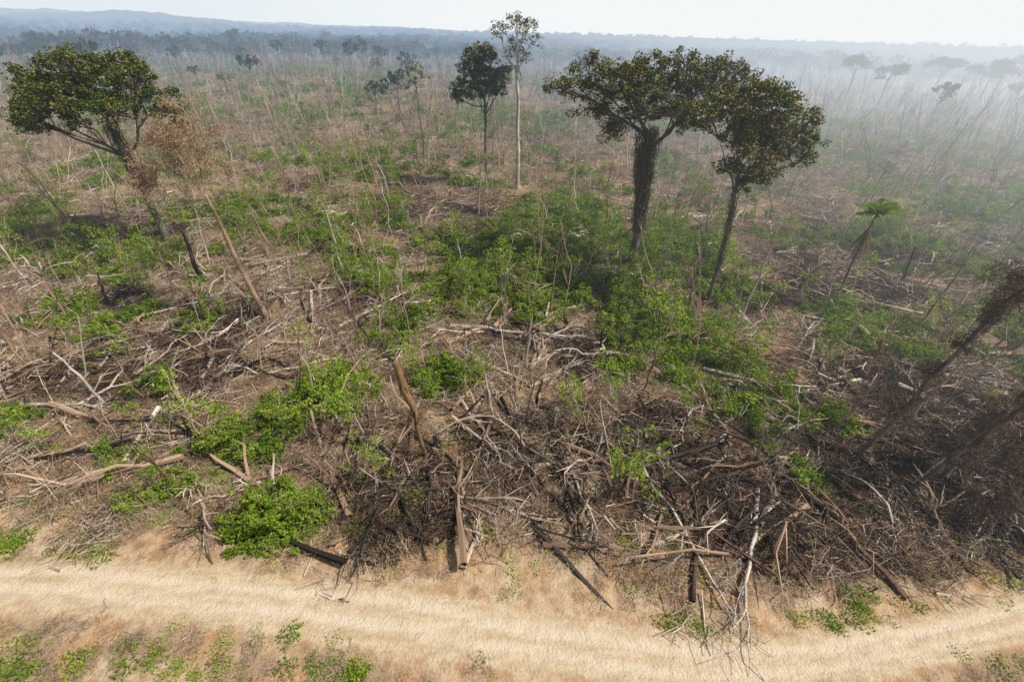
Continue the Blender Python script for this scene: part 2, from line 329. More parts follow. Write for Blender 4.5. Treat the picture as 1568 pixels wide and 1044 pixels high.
for s in range(7):
    rng=np.random.default_rng(430+s);b=MB();h=rng.uniform(17,27);rr=rng.uniform(4,7.5);L=[(np.array([[0,0,0],[.3,.2,h*.5],[0,0,h*.8]]),np.array([.4,.3,.2]))];C=[]
    for k in range(20):
        a=rng.uniform(0,6.28);q=math.sqrt(rng.uniform(0,1));c=np.array([math.cos(a)*q*rr,math.sin(a)*q*rr,h-q*q*rr*.5-rng.uniform(0,1)**2*rr*.9]);C.append(puff(rng,c,rng.uniform(1,1.9),16))
        L.append((np.array([[0,0,h*.62],c*[.5,.5,.92],c]),np.array([.16,.1,.04])))
    b.lines(L,4,1);b.leaves(np.concatenate(C),1.4,rng,0,.7,.7);proto(C_tree,'forest_tree_%d'%s,b,[M_far,B_grey])
C_snag=coll('dead_forest_tree_kit')
for s in range(5):
    rng=np.random.default_rng(460+s);b=MB();L=[]
    grow(rng,np.array([0,0,-.3]),np.array([rng.normal()*.03,rng.normal()*.03,1]),rng.uniform(9,15),.24,3,L,.4,.12,3,None,.03,.6,.42)
    b.lines(L,4,0);proto(C_snag,'dead_tall_tree_%d'%s,b,[M_pale])
# ------------------------------------------------------------------ scatter
def xf(x,y,smin,smax,tilt,zoff,sz,seed,zs,nk):
    rng=np.random.default_rng(900+seed);n=len(x)
    rot=np.stack([rng.normal(size=n)*tilt,rng.normal(size=n)*tilt,rng.uniform(0,6.283,n)],-1)
    s=rng.uniform(smin,smax,n);s=s if sz is None else s*sz;S=np.stack([s,s,s*rng.uniform(zs[0],zs[1],n)],-1)
    return np.stack([x,y,hz(x,y)+zoff],-1),rot,S,rng.integers(0,nk,n)
def bake(name,c,x,y,smin,smax,tilt=.05,zoff=0.,sz=None,seed=0,zs=(1,1)):
    kit=KIT[c.name];T,R_,S,I=xf(x,y,smin,smax,tilt,zoff,sz,seed,zs,len(kit));rng=np.random.default_rng(seed+5000)
    mats=[];VV=[];FF=[];MM=[];RR=[];off=0
    cx,sx_=np.cos(R_[:,0]),np.sin(R_[:,0]);cy,sy=np.cos(R_[:,1]),np.sin(R_[:,1]);cz,sz_=np.cos(R_[:,2]),np.sin(R_[:,2])
    RM=np.empty((len(x),3,3));RM[:,0,0]=cz*cy;RM[:,0,1]=cz*sy*sx_-sz_*cx;RM[:,0,2]=cz*sy*cx+sz_*sx_;RM[:,1,0]=sz_*cy;RM[:,1,1]=sz_*sy*sx_+cz*cx;RM[:,1,2]=sz_*sy*cx-cz*sx_;RM[:,2,0]=-sy;RM[:,2,1]=cy*sx_;RM[:,2,2]=cy*cx
    for k,(V,F,M,ms) in enumerate(kit):
        j=np.where(I==k)[0]
        if len(j)==0: continue
        mp=[]
        for q in ms:
            if q not in mats: mats.append(q)
            mp.append(mats.index(q))
        A=np.einsum('nij,nvj->nvi',RM[j],V[None]*S[j][:,None,:])+T[j][:,None,:]
        VV.append(A.reshape(-1,3).astype(np.float32));FF.append((F[None]+(np.arange(len(j))*len(V))[:,None,None]+off).reshape(-1,4));MM.append(np.tile(np.array(mp)[M],len(j)));RR.append(np.repeat(rng.uniform(size=len(j)),len(V)));off+=len(j)*len(V)
    me=mkmesh(name,np.concatenate(VV),np.concatenate(FF),np.concatenate(MM),mats)
    a=me.attributes.new('rnd','FLOAT','POINT');a.data.foreach_set('value',np.concatenate(RR).astype(np.float32));return obj(name,me)
def scatter(name,c,x,y,smin,smax,tilt=.05,zoff=0.,sz=None,seed=0,zs=(1,1)):
    T,rot,S,I=xf(x,y,smin,smax,tilt,zoff,sz,seed,zs,len(c.objects));n=len(x)
    me=bpy.data.meshes.new(name);me.vertices.add(n);me.vertices.foreach_set('co',T.ravel().astype(np.float32))
    a=me.attributes.new('rot','FLOAT_VECTOR','POINT');a.data.foreach_set('vector',rot.ravel().astype(np.float32))
    a=me.attributes.new('scl','FLOAT_VECTOR','POINT');a.data.foreach_set('vector',S.ravel().astype(np.float32))
    a=me.attributes.new('idx','INT','POINT');a.data.foreach_set('value',I.astype(np.int32))
    o=obj(name,me);nt=bpy.data.node_groups.new(name+'_gn','GeometryNodeTree')
    nt.interface.new_socket('Geometry',in_out='INPUT',socket_type='NodeSocketGeometry');nt.interface.new_socket('Geometry',in_out='OUTPUT',socket_type='NodeSocketGeometry')
    i=nt.nodes.new('NodeGroupInput');q=nt.nodes.new('NodeGroupOutput');ip=nt.nodes.new('GeometryNodeInstanceOnPoints');ci=nt.nodes.new('GeometryNodeCollectionInfo')
    ci.inputs['Collection'].default_value=c;ci.inputs['Separate Children'].default_value=True;ci.inputs['Reset Children'].default_value=True
    def at(nm,ty):
        k=nt.nodes.new('GeometryNodeInputNamedAttribute');k.data_type=ty;k.inputs['Name'].default_value=nm;return k.outputs[0]
    e=nt.nodes.new('FunctionNodeEulerToRotation');nt.links.new(at('rot','FLOAT_VECTOR'),e.inputs[0]);nt.links.new(e.outputs[0],ip.inputs['Rotation'])
    nt.links.new(at('scl','FLOAT_VECTOR'),ip.inputs['Scale']);nt.links.new(at('idx','INT'),ip.inputs['Instance Index']);ip.inputs['Pick Instance'].default_value=True
    nt.links.new(i.outputs[0],ip.inputs['Points']);nt.links.new(ci.outputs[0],ip.inputs['Instance']);nt.links.new(ip.outputs[0],q.inputs[0])
    md=o.modifiers.new('scatter','NODES');md.node_group=nt;return o
def pts(y0,y1,dens,fn,seed):
    rng=np.random.default_rng(seed);hw=lambda y:1.125*(.828*y+20.2)*1.12+5
    W=hw(y1);n=int(2*W*(y1-y0)*dens);y=rng.uniform(y0,y1,n);x=rng.uniform(-W,W,n);k=np.abs(x)<hw(y);x,y=x[k],y[k]
    k=rng.uniform(size=len(x))<fn(x,y);return x[k],y[k]
def cat(*a): return np.concatenate([i[0] for i in a]),np.concatenate([i[1] for i in a])
clr=lambda x,y:(1-sand_m(x,y))*((y>road_u(x)+.5)|(y<road_l(x)-.5))
forest_d=lambda x,y: 560+140*(vn(x/160,y*0,71)-.5)
sh=pts(17,110,.55,lambda x,y:clr(x,y)*ss(.25,.85,green_m(x,y)),1)
bake('green_shrubs',C_shrub,*sh,.4,1.3,.12,zoff=-.1,seed=1,zs=(.7,1.4))
sh=pts(110,260,.09,lambda x,y:ss(.2,.8,green_m(x,y)),2)
scatter('midfield_shrubs',C_shrub,*sh,.6,1.9,.12,zoff=-.1,seed=21,zs=(.7,1.4))
sh=pts(240,640,.012,lambda x,y:ss(.1,.8,green_m(x,y))+.08,3)
scatter('distant_shrubs',C_shrub,*sh,1.3,3.2,.1,seed=2,zs=(.6,1.2))
sh=cat(pts(24,110,.06,lambda x,y:clr(x,y)*(ss(.3,.9,green_m(x,y))*.8+.08),4),pts(110,500,.008,lambda x,y:ss(.3,.9,green_m(x,y))+.25,5))
scatter('leafy_saplings',C_sap,*sh,.4,1.5,.12,seed=3)
hb=cat(pts(9,26,1.3,lambda x,y:np.clip(.04+.3*ss(.5,.7,fbm(x/4,y/4,81))+.2*(1-sand_m(x,y))*(y<road_l(x)),0,1)*np.where((y<road_u(x)-.3)&(y>road_l(x)+.3),.015,1),6),pts(22,110,.35,lambda x,y:clr(x,y)*(.12+.6*ss(.45,.65,fbm(x/6,y/6,83))),7),pts(110,300,.04,lambda x,y:x*0+.7,8))
scatter('weeds',C_herb,*hb,.35,1.2,.15,seed=4,sz=1+1.5*ss(80,200,np.hypot(*hb)))
hb=cat(pts(9,26,1.6,lambda x,y:np.clip(ss(.05,.8,ell(x,y,HERB))*ss(.35,.55,fbm(x/1.5,y/1.5,85)),0,1)*np.where((y<road_u(x)-.1)&(y>road_l(x)+.1),0,1),26),pts(22,110,.14,lambda x,y:clr(x,y)*(.1+.7*ss(.5,.65,fbm(x/7,y/7,86))),27))
bake('green_weeds',C_green,*hb,.4,1.3,.15,seed=34)
gs=cat(pts(20,110,.2,lambda x,y:clr(x,y)*(.1+.8*ss(.45,.65,fbm(x/8,y/8,87)))*(1-.8*burn_m(x,y)),9),pts(110,330,.04,lambda x,y:x*0+.8,10))
scatter('dry_grass',C_grass,*gs,.5,1.2,.2,seed=5,sz=1+1.0*ss(80,200,np.hypot(*gs)))
br=pts(16,110,.31,lambda x,y:clr(x,y)*(1-.7*green_m(x,y))*(1-.62*burn_m(x,y))*(.45+.75*ss(.35,.6,fbm(x/4,y/4,88))),11)
bake('dead_branches',C_brush,*br,.5,1.35,.12,seed=6)
br=cat(pts(110,260,.045,lambda x,y:1-.6*green_m(x,y),12),pts(260,620,.007,lambda x,y:1-.5*green_m(x,y),13))
scatter('midfield_dead_branches',C_brush,*br,1.0,2.2,.1,seed=16)
br=pts(17,110,.32,lambda x,y:clr(x,y)*ss(.1,.6,burn_m(x,y)),14)
bake('burnt_branches',C_bchar,*br,.5,1.2,.1,seed=7)
br=pts(110,260,.02,lambda x,y:burn_m(x,y),15)
scatter('midfield_burnt_branches',C_bchar,*br,.9,1.8,.1,seed=18)
lw=pts(9,22,1.6,lambda x,y:((y<road_l(x)-.4)|(y>road_u(x)+.4))*ss(.45,.62,fbm(x/2,y/2,89))*(.25+.5*(x<-3)),16)
bake('roadside_litter',C_brush,*lw,.12,.4,.1,seed=17)
lg=pts(22,110,.085,lambda x,y:clr(x,y)*(1-.6*green_m(x,y)),17)
bake('fallen_logs',C_log,*lg,.4,1.5,.06,seed=8)
lg=pts(20,110,.15,lambda x,y:clr(x,y)*ss(.25,.75,burn_m(x,y)),37)
bake('charred_logs',C_clog,*lg,.35,1.1,.08,seed=38)
lg=pts(110,300,.012,lambda x,y:1-.6*green_m(x,y),18)
scatter('midfield_fallen_logs',C_log,*lg,.5,1.5,.05,seed=28)
pl=cat(pts(26,110,.022,lambda x,y:clr(x,y),19),pts(110,300,.028,lambda x,y:.4+.6*ss(.4,.6,fbm(x/40,y/40,91)),20),pts(300,600,.018,lambda x,y:.3+.7*ss(.35,.6,fbm(x/50,y/50,93)),21))
scatter('dead_saplings',C_pole,*pl,.5,1.5,.16,seed=9,sz=1+.5*ss(150,400,np.hypot(*pl)))
sn=cat(pts(190,640,.004,lambda x,y:.3+.7*ss(.4,.6,fbm(x/70,y/70,95)),22),pts(90,200,.0014,lambda x,y:x*0+.7,23))
scatter('dead_tall_trees',C_snag,*sn,.4,1.05,.07,seed=10)
def fpts(n,d0,d1,seed,fn):
    rng=np.random.default_rng(seed);d=np.sqrt(rng.uniform(d0*d0,d1*d1,n));a=rng.uniform(-1.05,1.05,n);x=d*np.sin(a);y=d*np.cos(a);k=rng.uniform(size=n)<fn(x,y,d);return x[k],y[k]
ft=cat(fpts(9000,480,1300,31,lambda x,y,d:ss(0,60,d-forest_d(x,y)+110*ss(-.3,-.8,x/d))),fpts(5000,1300,2600,32,lambda x,y,d:d*0+1),fpts(700,220,600,33,lambda x,y,d:.03+.08*(d>350)))
scatter('rainforest',C_tree,*ft,.6,1.15,.04,seed=11,sz=1+.5*ss(1200,2000,np.hypot(*ft)))
def hills():
    a=np.linspace(-1.15,1.15,420)[None];r=np.linspace(2300,6500,40)[:,None]
    X=r*np.sin(a);Y=r*np.cos(a)
    left=ss(.05,-.75,a)
    H_=(fbm(X/900,Y/900,101,4)-.25)*ss(2300,4200,r)*(35+150*left)+18*fbm(X/40,Y/40,103,2)+6
    m=newmat('hill_forest');nt=m.node_tree;g=nnew(nt,'ShaderNodeNewGeometry');n=noise(nt,g.outputs['Position'],.02,4)
    finish(m,diffuse(nt,mixc(nt,n,(.02,.035,.015),(.07,.09,.04))))
    ny,nx=X.shape;V=np.stack([X,Y,H_],-1);i=(np.arange(ny-1)[:,None]*nx+np.arange(nx-1)[None]).ravel();b=MB();b.add(V,np.stack([i,i+1,i+nx+1,i+nx],-1),0);obj('hills',b.mesh('hills',[m],(0,)))
hills()
# ------------------------------------------------------------------ hero trees
def hero(name,seed,trunk,rads,lobes,leafm,barkm,leaf=.42,ppf=62,pr=1.0,dens=1.,vines=0,nmain=5):
    rng=np.random.default_rng(seed);b=MB();tr=np.array(trunk,float)
    tt=np.linspace(0,len(tr)-1,10);P=np.stack([np.interp(tt,range(len(tr)),tr[:,k]) for k in range(3)],-1);P[1:-1,:2]+=rng.normal(size=(8,2))*.09
    Rr=np.interp(tt,range(len(tr)),rads);Rr[0]*=1.45
    L=[(P,Rr)];C=[];Cm=[];lob=np.array(lobes,float)
    ang=np.arctan2(lob[:,1]-P[-1,1],lob[:,0]-P[-1,0]);order=np.argsort(ang);groups=np.array_split(order,min(nmain,len(lob)));limb=[]
    for g in groups:
        tgt=lob[g,:3].mean(0)-[0,0,1.5];st=P[rng.integers(7,10)];v=tgt-st
        pt=np.array([st,st+v*.3+[0,0,-.02*np.linalg.norm(v)]+rng.normal(size=3)*.3,st+v*.55+rng.normal(size=3)*.4,st+v*.8+rng.normal(size=3)*.3])
        r0=rads[-1]*.62;L.append((pt,np.array([r0,r0*.8,r0*.62,r0*.45])));limb.append((pt,r0))
    for gi_,g in enumerate(groups):
        pt,r0=limb[gi_]
        for li in g:
            x,y,z,rx,rz=lob[li];c=np.array([x,y,z]);st=pt[rng.integers(1,4)];en=c-[0,0,rz*.3];mid=(st+en)*.5+rng.normal(size=3)*.5
            L.append((np.array([st,mid,en]),np.array([r0*.42,r0*.3,r0*.15])))
            n=int(rx*rx*3.3*dens)
            for k in range(n):
                a=rng.uniform(0,6.28);q=math.sqrt(rng.uniform(0,1))*rng.uniform(.8,1.15);zz=math.sqrt(max(0,1-min(q,1)**2))*rz*rng.uniform(.25,1.1) if rng.uniform()<.62 else -rz*.75*rng.uniform()
                pc=c+np.array([math.cos(a)*q*rx,math.sin(a)*q*rx,zz]);f=puff(rng,pc,pr*rng.uniform(.45,1.25),int(ppf*rng.uniform(.4,1.3)));C.append(f);Cm.append(np.full(len(f),rng.uniform()))
                if rng.uniform()<.5: L.append((np.array([en if rng.uniform()<.6 else mid,(en+pc)*.5+rng.normal(size=3)*.3,pc]),np.array([.08,.05,.015])))
    b.lines([l for l in L if len(l[0])==10],12,1);b.lines([l for l in L if len(l[0])!=10],5,1)
    C=np.concatenate(C);Cm=np.concatenate(Cm)
    b.leaves(C[Cm<.72],leaf,rng,0,.8,.55);b.leaves(C[Cm>=.72],leaf,rng,2,.8,.55)
    if vines:
        z=rng.uniform(vines[0],vines[1],vines[2]);n=len(z);cx=np.interp(z,P[:,2],P[:,0]);cy=np.interp(z,P[:,2],P[:,1]);a=rng.uniform(0,6.28,n);w=np.interp(z,P[:,2],Rr)+rng.uniform(0,.5,n)*(z/vines[1])**2*vines[3]
        p=np.stack([cx+np.cos(a)*w,cy+np.sin(a)*w,z],-1);l=rng.uniform(1,4,n)
        b.tubes(np.stack([p,p+np.stack([rng.normal(size=n)*.15,rng.normal(size=n)*.15,-l*.5],-1),p+np.stack([rng.normal(size=n)*.3,rng.normal(size=n)*.3,-l],-1)],1),np.tile([.035,.03,.012],(n,1)),3,3)
        b.leaves(p+rng.normal(size=(n,3))*.28,.34,rng,0,.3,.5)
    return obj(name,b.mesh(name,[leafm,barkm,M_gold if leafm is M_dark else M_dark,M_vine],(1,)))
LT=[(-82.5,83,22.5,3.0,2.2),(-80,85,25.2,3.6,2.6),(-77,81,27.2,3.8,2.8),(-73.5,84,29,4,2.8),(-69.5,82,29.8,4,2.8),(-66,86,29.2,4,2.8),(-62.5,83,27.6,3.8,2.8),(-59.3,84,25,3.4,2.4),(-57.0,82,22.8,2.2,1.8),(-70,90,28,4.5,2.6),(-70,77,26,4,2.2),(-76,89,25.5,3.5,2.4),(-63,78,24.5,3,2.2),(-77.5,79,23,3,2.2),(-66.5,81,25,3,2),(-73,82,25,3,2),(-84,84,20.5,1.8,1.4),(-72,80,22.5,2,1.5)]
hero('broad_rainforest_tree',11,[(-67.4,83.1,-.5),(-67.7,83,7),(-68.2,83,14),(-68.8,83,20.5)],[.72,.58,.52,.46],LT,M_dark,B_grey,dens=1.15,vines=(14,22,260,2.0))
FT=[(7,79,29.5,2.6,2),(10.5,80,31,3.2,2.6),(13.5,77,30.4,3.1,2.6),(11,79,27.3,2.6,2.2),(14.5,81,25.5,2.6,2),(17,78,30.2,3.2,2.8),(20,80,31.6,3.4,2.6),(19.3,76,28,2.8,2.2),(24,79,31.8,3.2,2.8),(23,83,29.5,3.4,2.6),(27.5,78,31,3.1,2.8),(27,82,28,2.8,2.4),(31,80,31.2,3.0,2.6),(33.5,78,30,2.8,2.4),(16.5,85,29.5,3.2,2.2),(30,85,30,3.2,2.4),(24.5,75,27,2.4,2),(15,78,23.2,2.2,1.6),(28,78,26,2.4,2),(22,79,27,2.6,2),(26.5,80,24.5,2,1.5),(18,79,26,2.2,1.7)]
hero('vine_clad_rainforest_tree',12,[(21.8,78.8,-.5),(21.9,78.8,7),(21.7,78.8,13.4),(21.2,78.8,18),(20.9,78.8,22.5)],[.9,.7,.62,.7,.6],FT,M_gold,B_grey,vines=(9,24.5,1300,3.6),dens=1.1)
GT=[(25,67,27.3,2.3,2.2),(28,68,29,2.8,2.4),(31,66,29.6,2.9,2.4),(34,68,28.4,2.9,2.4),(36.5,66,26.8,2.7,2.4),(38.8,67,24.8,2.4,2.2),(36,67,23.2,2.4,2),(32,69,25.5,2.6,2.2),(29.5,66,25,2.2,2),(32,64,22.5,2.4,2),(29.8,67,20.8,1.9,1.6),(34.5,66,20.5,2,1.6),(31,72,27.5,3.2,2.4),(35,71,26,2.8,2.2),(32,66,19,1.6,1.3),(33.5,67,26,2.4,2),(39.5,67,22.5,1.6,1.3)]
hero('rainforest_tree',13,[(31.9,66.9,-.5),(32.3,66.9,6),(32.1,66.9,12.3),(31.6,66.9,17),(31.3,66.9,20)],[.38,.3,.26,.26,.24],GT,M_gold,B_grey,vines=(7,18,160,1.2),dens=1.2)
CT=[(-10,131,31,3.6,2.6),(-12.5,130,28.5,3.2,2.6),(-7.5,131,29.3,3.2,2.6),(-4,131,27,2.6,2.2),(-9.5,132,26,3.6,2.6),(-14.5,131,24.5,2.6,2.2),(-16.3,131,21.8,1.8,1.5),(-5.5,130,24,2,1.8),(-11,129,23.5,2.8,2),(-8,131,24,2.8,2)]
hero('slender_rainforest_tree',14,[(-8.5,131,-.5),(-8.6,131,8),(-8.8,131,16),(-8.8,131,22)],[.5,.42,.36,.3],CT,M_dark,B_grey,dens=1.3,leaf=.5)
DT_=[(-4.8,128,36.3,2.6,1.6),(-1.8,128,38,2.8,1.8),(1.5,129,37,2.8,1.6),(3.2,127,34.5,2,1.4),(-1,128,33.4,2.6,1.6),(-3,128,31.5,1.6,1.2),(1,128,31,1.6,1.2)]
hero('pale_emergent_tree',15,[(.4,128,-.5),(.1,128,10),(-.3,128,22.5),(-1,128,29.5)],[.55,.46,.4,.3],DT_,M_gold,B_white,dens=.8,ppf=34,leaf=.45)
hero('small_sparse_tree',16,[(-30.3,155,-.5),(-30.2,155,8),(-30.7,155,18),(-31.2,155,23)],[.3,.25,.2,.15],[(-33.5,155,25.5,2,1.4),(-31,155,27,2.4,1.4),(-28.7,155,25,1.8,1.2),(-31.5,156,23.5,1.5,1)],M_gold,B_grey,dens=.8,ppf=32)
for i,(x,y,h,w) in enumerate([(-298,563,33,9),(298,377,30,12),(305,345,30,14),(227,361,30,9),(373,394,32,11),(229,329,27,8),(-188,330,12,4),(170,420,24,8)]):
    rg=np.random.default_rng(600+i);lb=[(x+rg.normal()*w*.5,y+rg.normal()*w*.4,h-3-abs(rg.normal())*2,w*.38,2.4) for k in range(9)]
    hero('distant_rainforest_tree',620+i,[(x,y,-3),(x+.3,y,h*.3),(x,y,h*.5),(x,y,h*.7)],[.7,.6,.5,.4],lb,M_dark,B_grey,leaf=1.0,ppf=22,pr=1.5,dens=.5)
def bush(name,seed,x,y,rx,h,n):
    # several leafy stems of different height, with gaps between them
    rng=np.random.default_rng(seed);b=MB();C=[];L=[]
    for st in range(max(5,n//9)):
        a=rng.uniform(0,6.28);q=rng.uniform()**.6;bx=np.array([math.cos(a)*q*rx*.8,math.sin(a)*q*rx*.6,-.1]);hh=h*rng.uniform(.35,1.15)*(1.1-.6*q)
        tp=bx+np.array([math.cos(a)*rx*.28,math.sin(a)*rx*.28,hh]);L.append((np.array([bx,bx*.5+tp*.5+rng.normal(size=3)*.1,tp]),np.array([.05,.035,.012])))
        for k in range(9):
            u=rng.uniform(.15,1.05);c=bx+(tp-bx)*u+rng.normal(size=3)*[.5,.5,.22]*rx/3*(1.25-.5*u);C.append(puff(rng,c,rng.uniform(.2,.55),rng.integers(35,85)))
    C=np.concatenate(C);b.lines(L,4,1);b.leaves(C[C[:,2]>0],.28,rng,0,.45,.5);obj(name,b.mesh(name,[M_bush,M_twig]),(x,y,float(hz(np.array(x),np.array(y)))))
bush('dense_bush',1,-20.5,23.6,3.7,3.8,110);bush('dense_bush',2,36,38.2,2.1,2.8,45);bush('dense_bush',3,-21,41.5,2.8,2.4,60);bush('dense_bush',4,22,58,4,3.8,100)
def dead_tree(name,seed,trunk,rads,bm,tw,starts,n=8,rmin=.016,dry=0):
    rng=np.random.default_rng(seed);b=MB();tr=np.array(trunk,float);tt=np.linspace(0,len(tr)-1,n);P=np.stack([np.interp(tt,range(len(tr)),tr[:,k]) for k in range(3)],-1);P[1:-1,:2]+=rng.normal(size=(n-2,2))*.08
    b.lines([(P,np.interp(tt,range(len(tr)),rads)),(np.array([P[-1],P[-1]+[0,0,.35]]),np.array([rads[-1],.01]))],10,0);T=[]
    for (p,d,l,r,dep,spr) in starts:
        L=[];grow(rng,np.array(p,float),np.array(d,float),l,r,dep,L,spr,-.01,3,T,.12,.6,.72);L=[(p_,np.maximum(r_,rmin)) for p_,r_ in L];b.lines(L,4,1)
    if dry: T=np.array(T);b.leaves(np.repeat(T,dry,0)+rng.normal(size=(len(T)*dry,3))*.3,.24,rng,2,0,.35)
    return obj(name,b.mesh(name,[bm,tw,M_dry],(0,)))
f=(-38.9,56.8,18.1)
dead_tree('dead_leaning_tree',21,[(-36.1,56.8,-.4),(-37,56.8,5),(-37.9,56.8,11),(-38.9,56.8,18.1)],[.42,.34,.28,.2],B_brown,M_rust,
  [(f,(-.35,0,1),4,.16,6,.5),(f,(-.9,.1,.9),4.2,.14,6,.5),(f,(.1,0,1),5,.1,3,.25),((-39.2,56.8,22),(.6,.1,.3),2.4,.07,5,.5),((-38.5,56.8,16),(-.9,0,.6),2.6,.09,3,.4),((-40.5,56.8,21),(-1,.3,.35),3,.09,6,.5)],rmin=.028,dry=3)
dead_tree('broken_trunk_snag',22,[(-8.2,31.6,-.4),(-8.8,31.6,4),(-9.0,31.6,6.2),(-9.7,31.6,9),(-10.1,31.6,12)],[.26,.2,.3,.42,.3],B_orange,M_char,[((-10.1,31.6,11.9),(-.8,0,.5),.9,.14,1,.5),((-9.9,31.6,10.5),(.8,0,.5),.8,.1,1,.5),((-8.6,31.6,3),(.3,0,-.9),1.5,.06,1,.3)])
dead_tree('charred_snag',23,[(-52.6,68.5,-.4),(-52.8,68.5,4.3),(-52.6,68.5,8.6)],[.4,.33,.2],B_char,M_char,[((-52.6,68.5,6),(.8,0,.8),1.2,.07,1,.4)])
for i,(x,y,h,l) in enumerate([(-62,60,5,.5),(-31,58,4,0),(12,50,4,-.3),(3,40,3.5,.5),(57,40,6,1),(-12,75,5,0),(38,84,6,.5),(70,75,7,-1),(-38,44,3,1)]):
    dead_tree('charred_stump',40+i,[(x,y,-.4),(x+l*.5,y,h*.5),(x+l,y+.2,h)],[.22,.18,.1],B_char,M_char,[((x+l*.6,y,h*.6),(.5,.2,.8),.8,.05,1,.4)])
for i,(x,y,h,l) in enumerate([(-60,44,10,-1),(-46,38,7,-2),(-20,60,9,.5),(-14,52,8,-.4),(2,47,8,.3),(-2,38,6,-.8),(16,42,8,.4),(36,62,10,.6),(47,40,8,1.4),(60,58,11,1),(-30,72,11,-.6),(-80,66,12,-1),(6,62,9,.2),(9,33,5,.8),(24,70,11,1),(-45,90,13,0),(80,62,12,2),(40,30,7,2.6),(-26,44,6,1),(-55,75,10,1),(66,90,14,3),(95,85,13,3),(88,110,15,2),(50,100,14,1),(70,120,16,2),(110,130,16,2),(60,140,15,-1),(130,150,17,3),(100,170,17,1),(56,48,9,3),(68,54,11,4)]):
    dead_tree('dead_tree',80+i,[(x,y,-.4),(x+l*.4,y,h*.5),(x+l,y,h)],[.17,.13,.08],B_white if i%3 else B_brown,M_pale if i%2 else M_rust,[((x+l,y,h),(l*.1,.1,1),2.2,.06,3,.45),((x+l*.7,y,h*.75),(.6,.1,.8),1.6,.05,2,.4)])
def draped(name,seed,trunk,r0,n,wd):
    rng=np.random.default_rng(seed);b=MB();tr=np.array(trunk,float);tt=np.linspace(0,len(tr)-1,9);P=np.stack([np.interp(tt,range(len(tr)),tr[:,k]) for k in range(3)],-1);P[1:]+=rng.normal(size=(8,3))*.15
    b.lines([(P,np.linspace(r0,r0*.45,9))],8,0);L=[];T=[]
    for k in range(n):
        u=rng.uniform(.1,1)**.8;p=np.array([np.interp(u,np.linspace(0,1,9),P[:,j]) for j in range(3)]);a=rng.uniform(0,6.28)
        w=wd*(.25+1.3*vn(np.array(u*7.),np.array(seed*1.),3))*(.55+.85*u)
        grow(rng,p,np.array([math.cos(a),math.sin(a),rng.uniform(-.2,.8)]),w*rng.uniform(.35,.8),.03,3,L,.7,-.10,3,T,.25,.6,.7)
    b.lines([(p_,np.maximum(r_,.012)) for p_,r_ in L],3,1);T=np.array(T)
    b.leaves(T+rng.normal(size=T.shape)*.1,.16,rng,1,0,.4)
    obj(name,b.mesh(name,[B_grey,M_dbrn],(0,)))
draped('vine_draped_dead_tree',51,[(36.4,33.3,-.3),(38.6,33.3,9.9),(40.2,33.3,17),(41.2,33.3,22)],.24,190,1.7)
draped('vine_draped_dead_tree',52,[(37.9,28.5,-.3),(41.9,28.5,11.9),(44.5,28.5,18)],.2,130,1.3)
draped('vine_draped_dead_tree',53,[(43.5,31,-.3),(44.6,31.5,6),(45.5,32,9.5)],.14,110,1.7)
draped('vine_draped_dead_tree',54,[(46,28,-.3),(46.6,28,4),(47,28.5,6)],.13,100,1.9)
draped('vine_draped_dead_tree',55,[(50,33,-.3),(51,33,4),(51.4,33.5,7)],.13,100,2.1)
draped('vine_draped_dead_tree',56,[(41,25.5,-.3),(42,25.5,3),(43,25.5,4.5)],.12,70,1.6)
def palm():
    rng=np.random.default_rng(5);b=MB();x,y=54.3,68.2
    P=np.array([[x,y,-.4],[x-.15,y,4],[x-.3,y,8],[x-.2,y,11.5],[x-.1,y,14.6]]);b.lines([(P,np.array([.22,.18,.17,.17,.13]))],8,1)
    def frond(o,az,e0,l,droop,m):
        K=9;p=np.array(o,float);pt=[p];e=e0
        for k in range(K-1):
            p=p+np.array([math.cos(az)*math.cos(e),math.sin(az)*math.cos(e),math.sin(e)])*l/(K-1);e-=droop/(K-1);pt.append(p)
        pt=np.array(pt);b.tubes(pt[None],np.linspace(.05,.012,K)[None],4,m)
        s=np.repeat(np.linspace(.15,1,22),2);c=np.stack([np.interp(s,np.linspace(0,1,K),pt[:,k]) for k in range(3)],-1);sd=np.tile([1,-1],22)
        lat=np.array([-math.sin(az),math.cos(az),0]);fw=unit(pt[-1]-pt[0]);ll=(.95*np.sin(s*2.6+.3)+.15)[:,None]*(.5 if m==2 else 1)
        tip=c+(lat*sd[:,None]*(.35 if m==2 else .8)+fw*.45+np.array([0,0,-.45]))*ll;wv=fw*.07
        b.add(np.stack([c-wv,c+wv,tip+wv*.3,tip-wv*.3],1),np.arange(4*len(c)).reshape(-1,4),m)
    for k in range(14): frond(P[-1],k*2.4+rng.uniform(-.2,.2),rng.uniform(.3,1.4),rng.uniform(2.6,3.8),rng.uniform(.9,1.8),0)
    for k in range(18): frond((x-.25,y,12.6),k*2.4,rng.uniform(-1.42,-1.05),rng.uniform(3,6),.12,2)
    obj('palm_tree',b.mesh('palm_tree',[M_bush,B_grey,M_dry],(1,)))
palm()
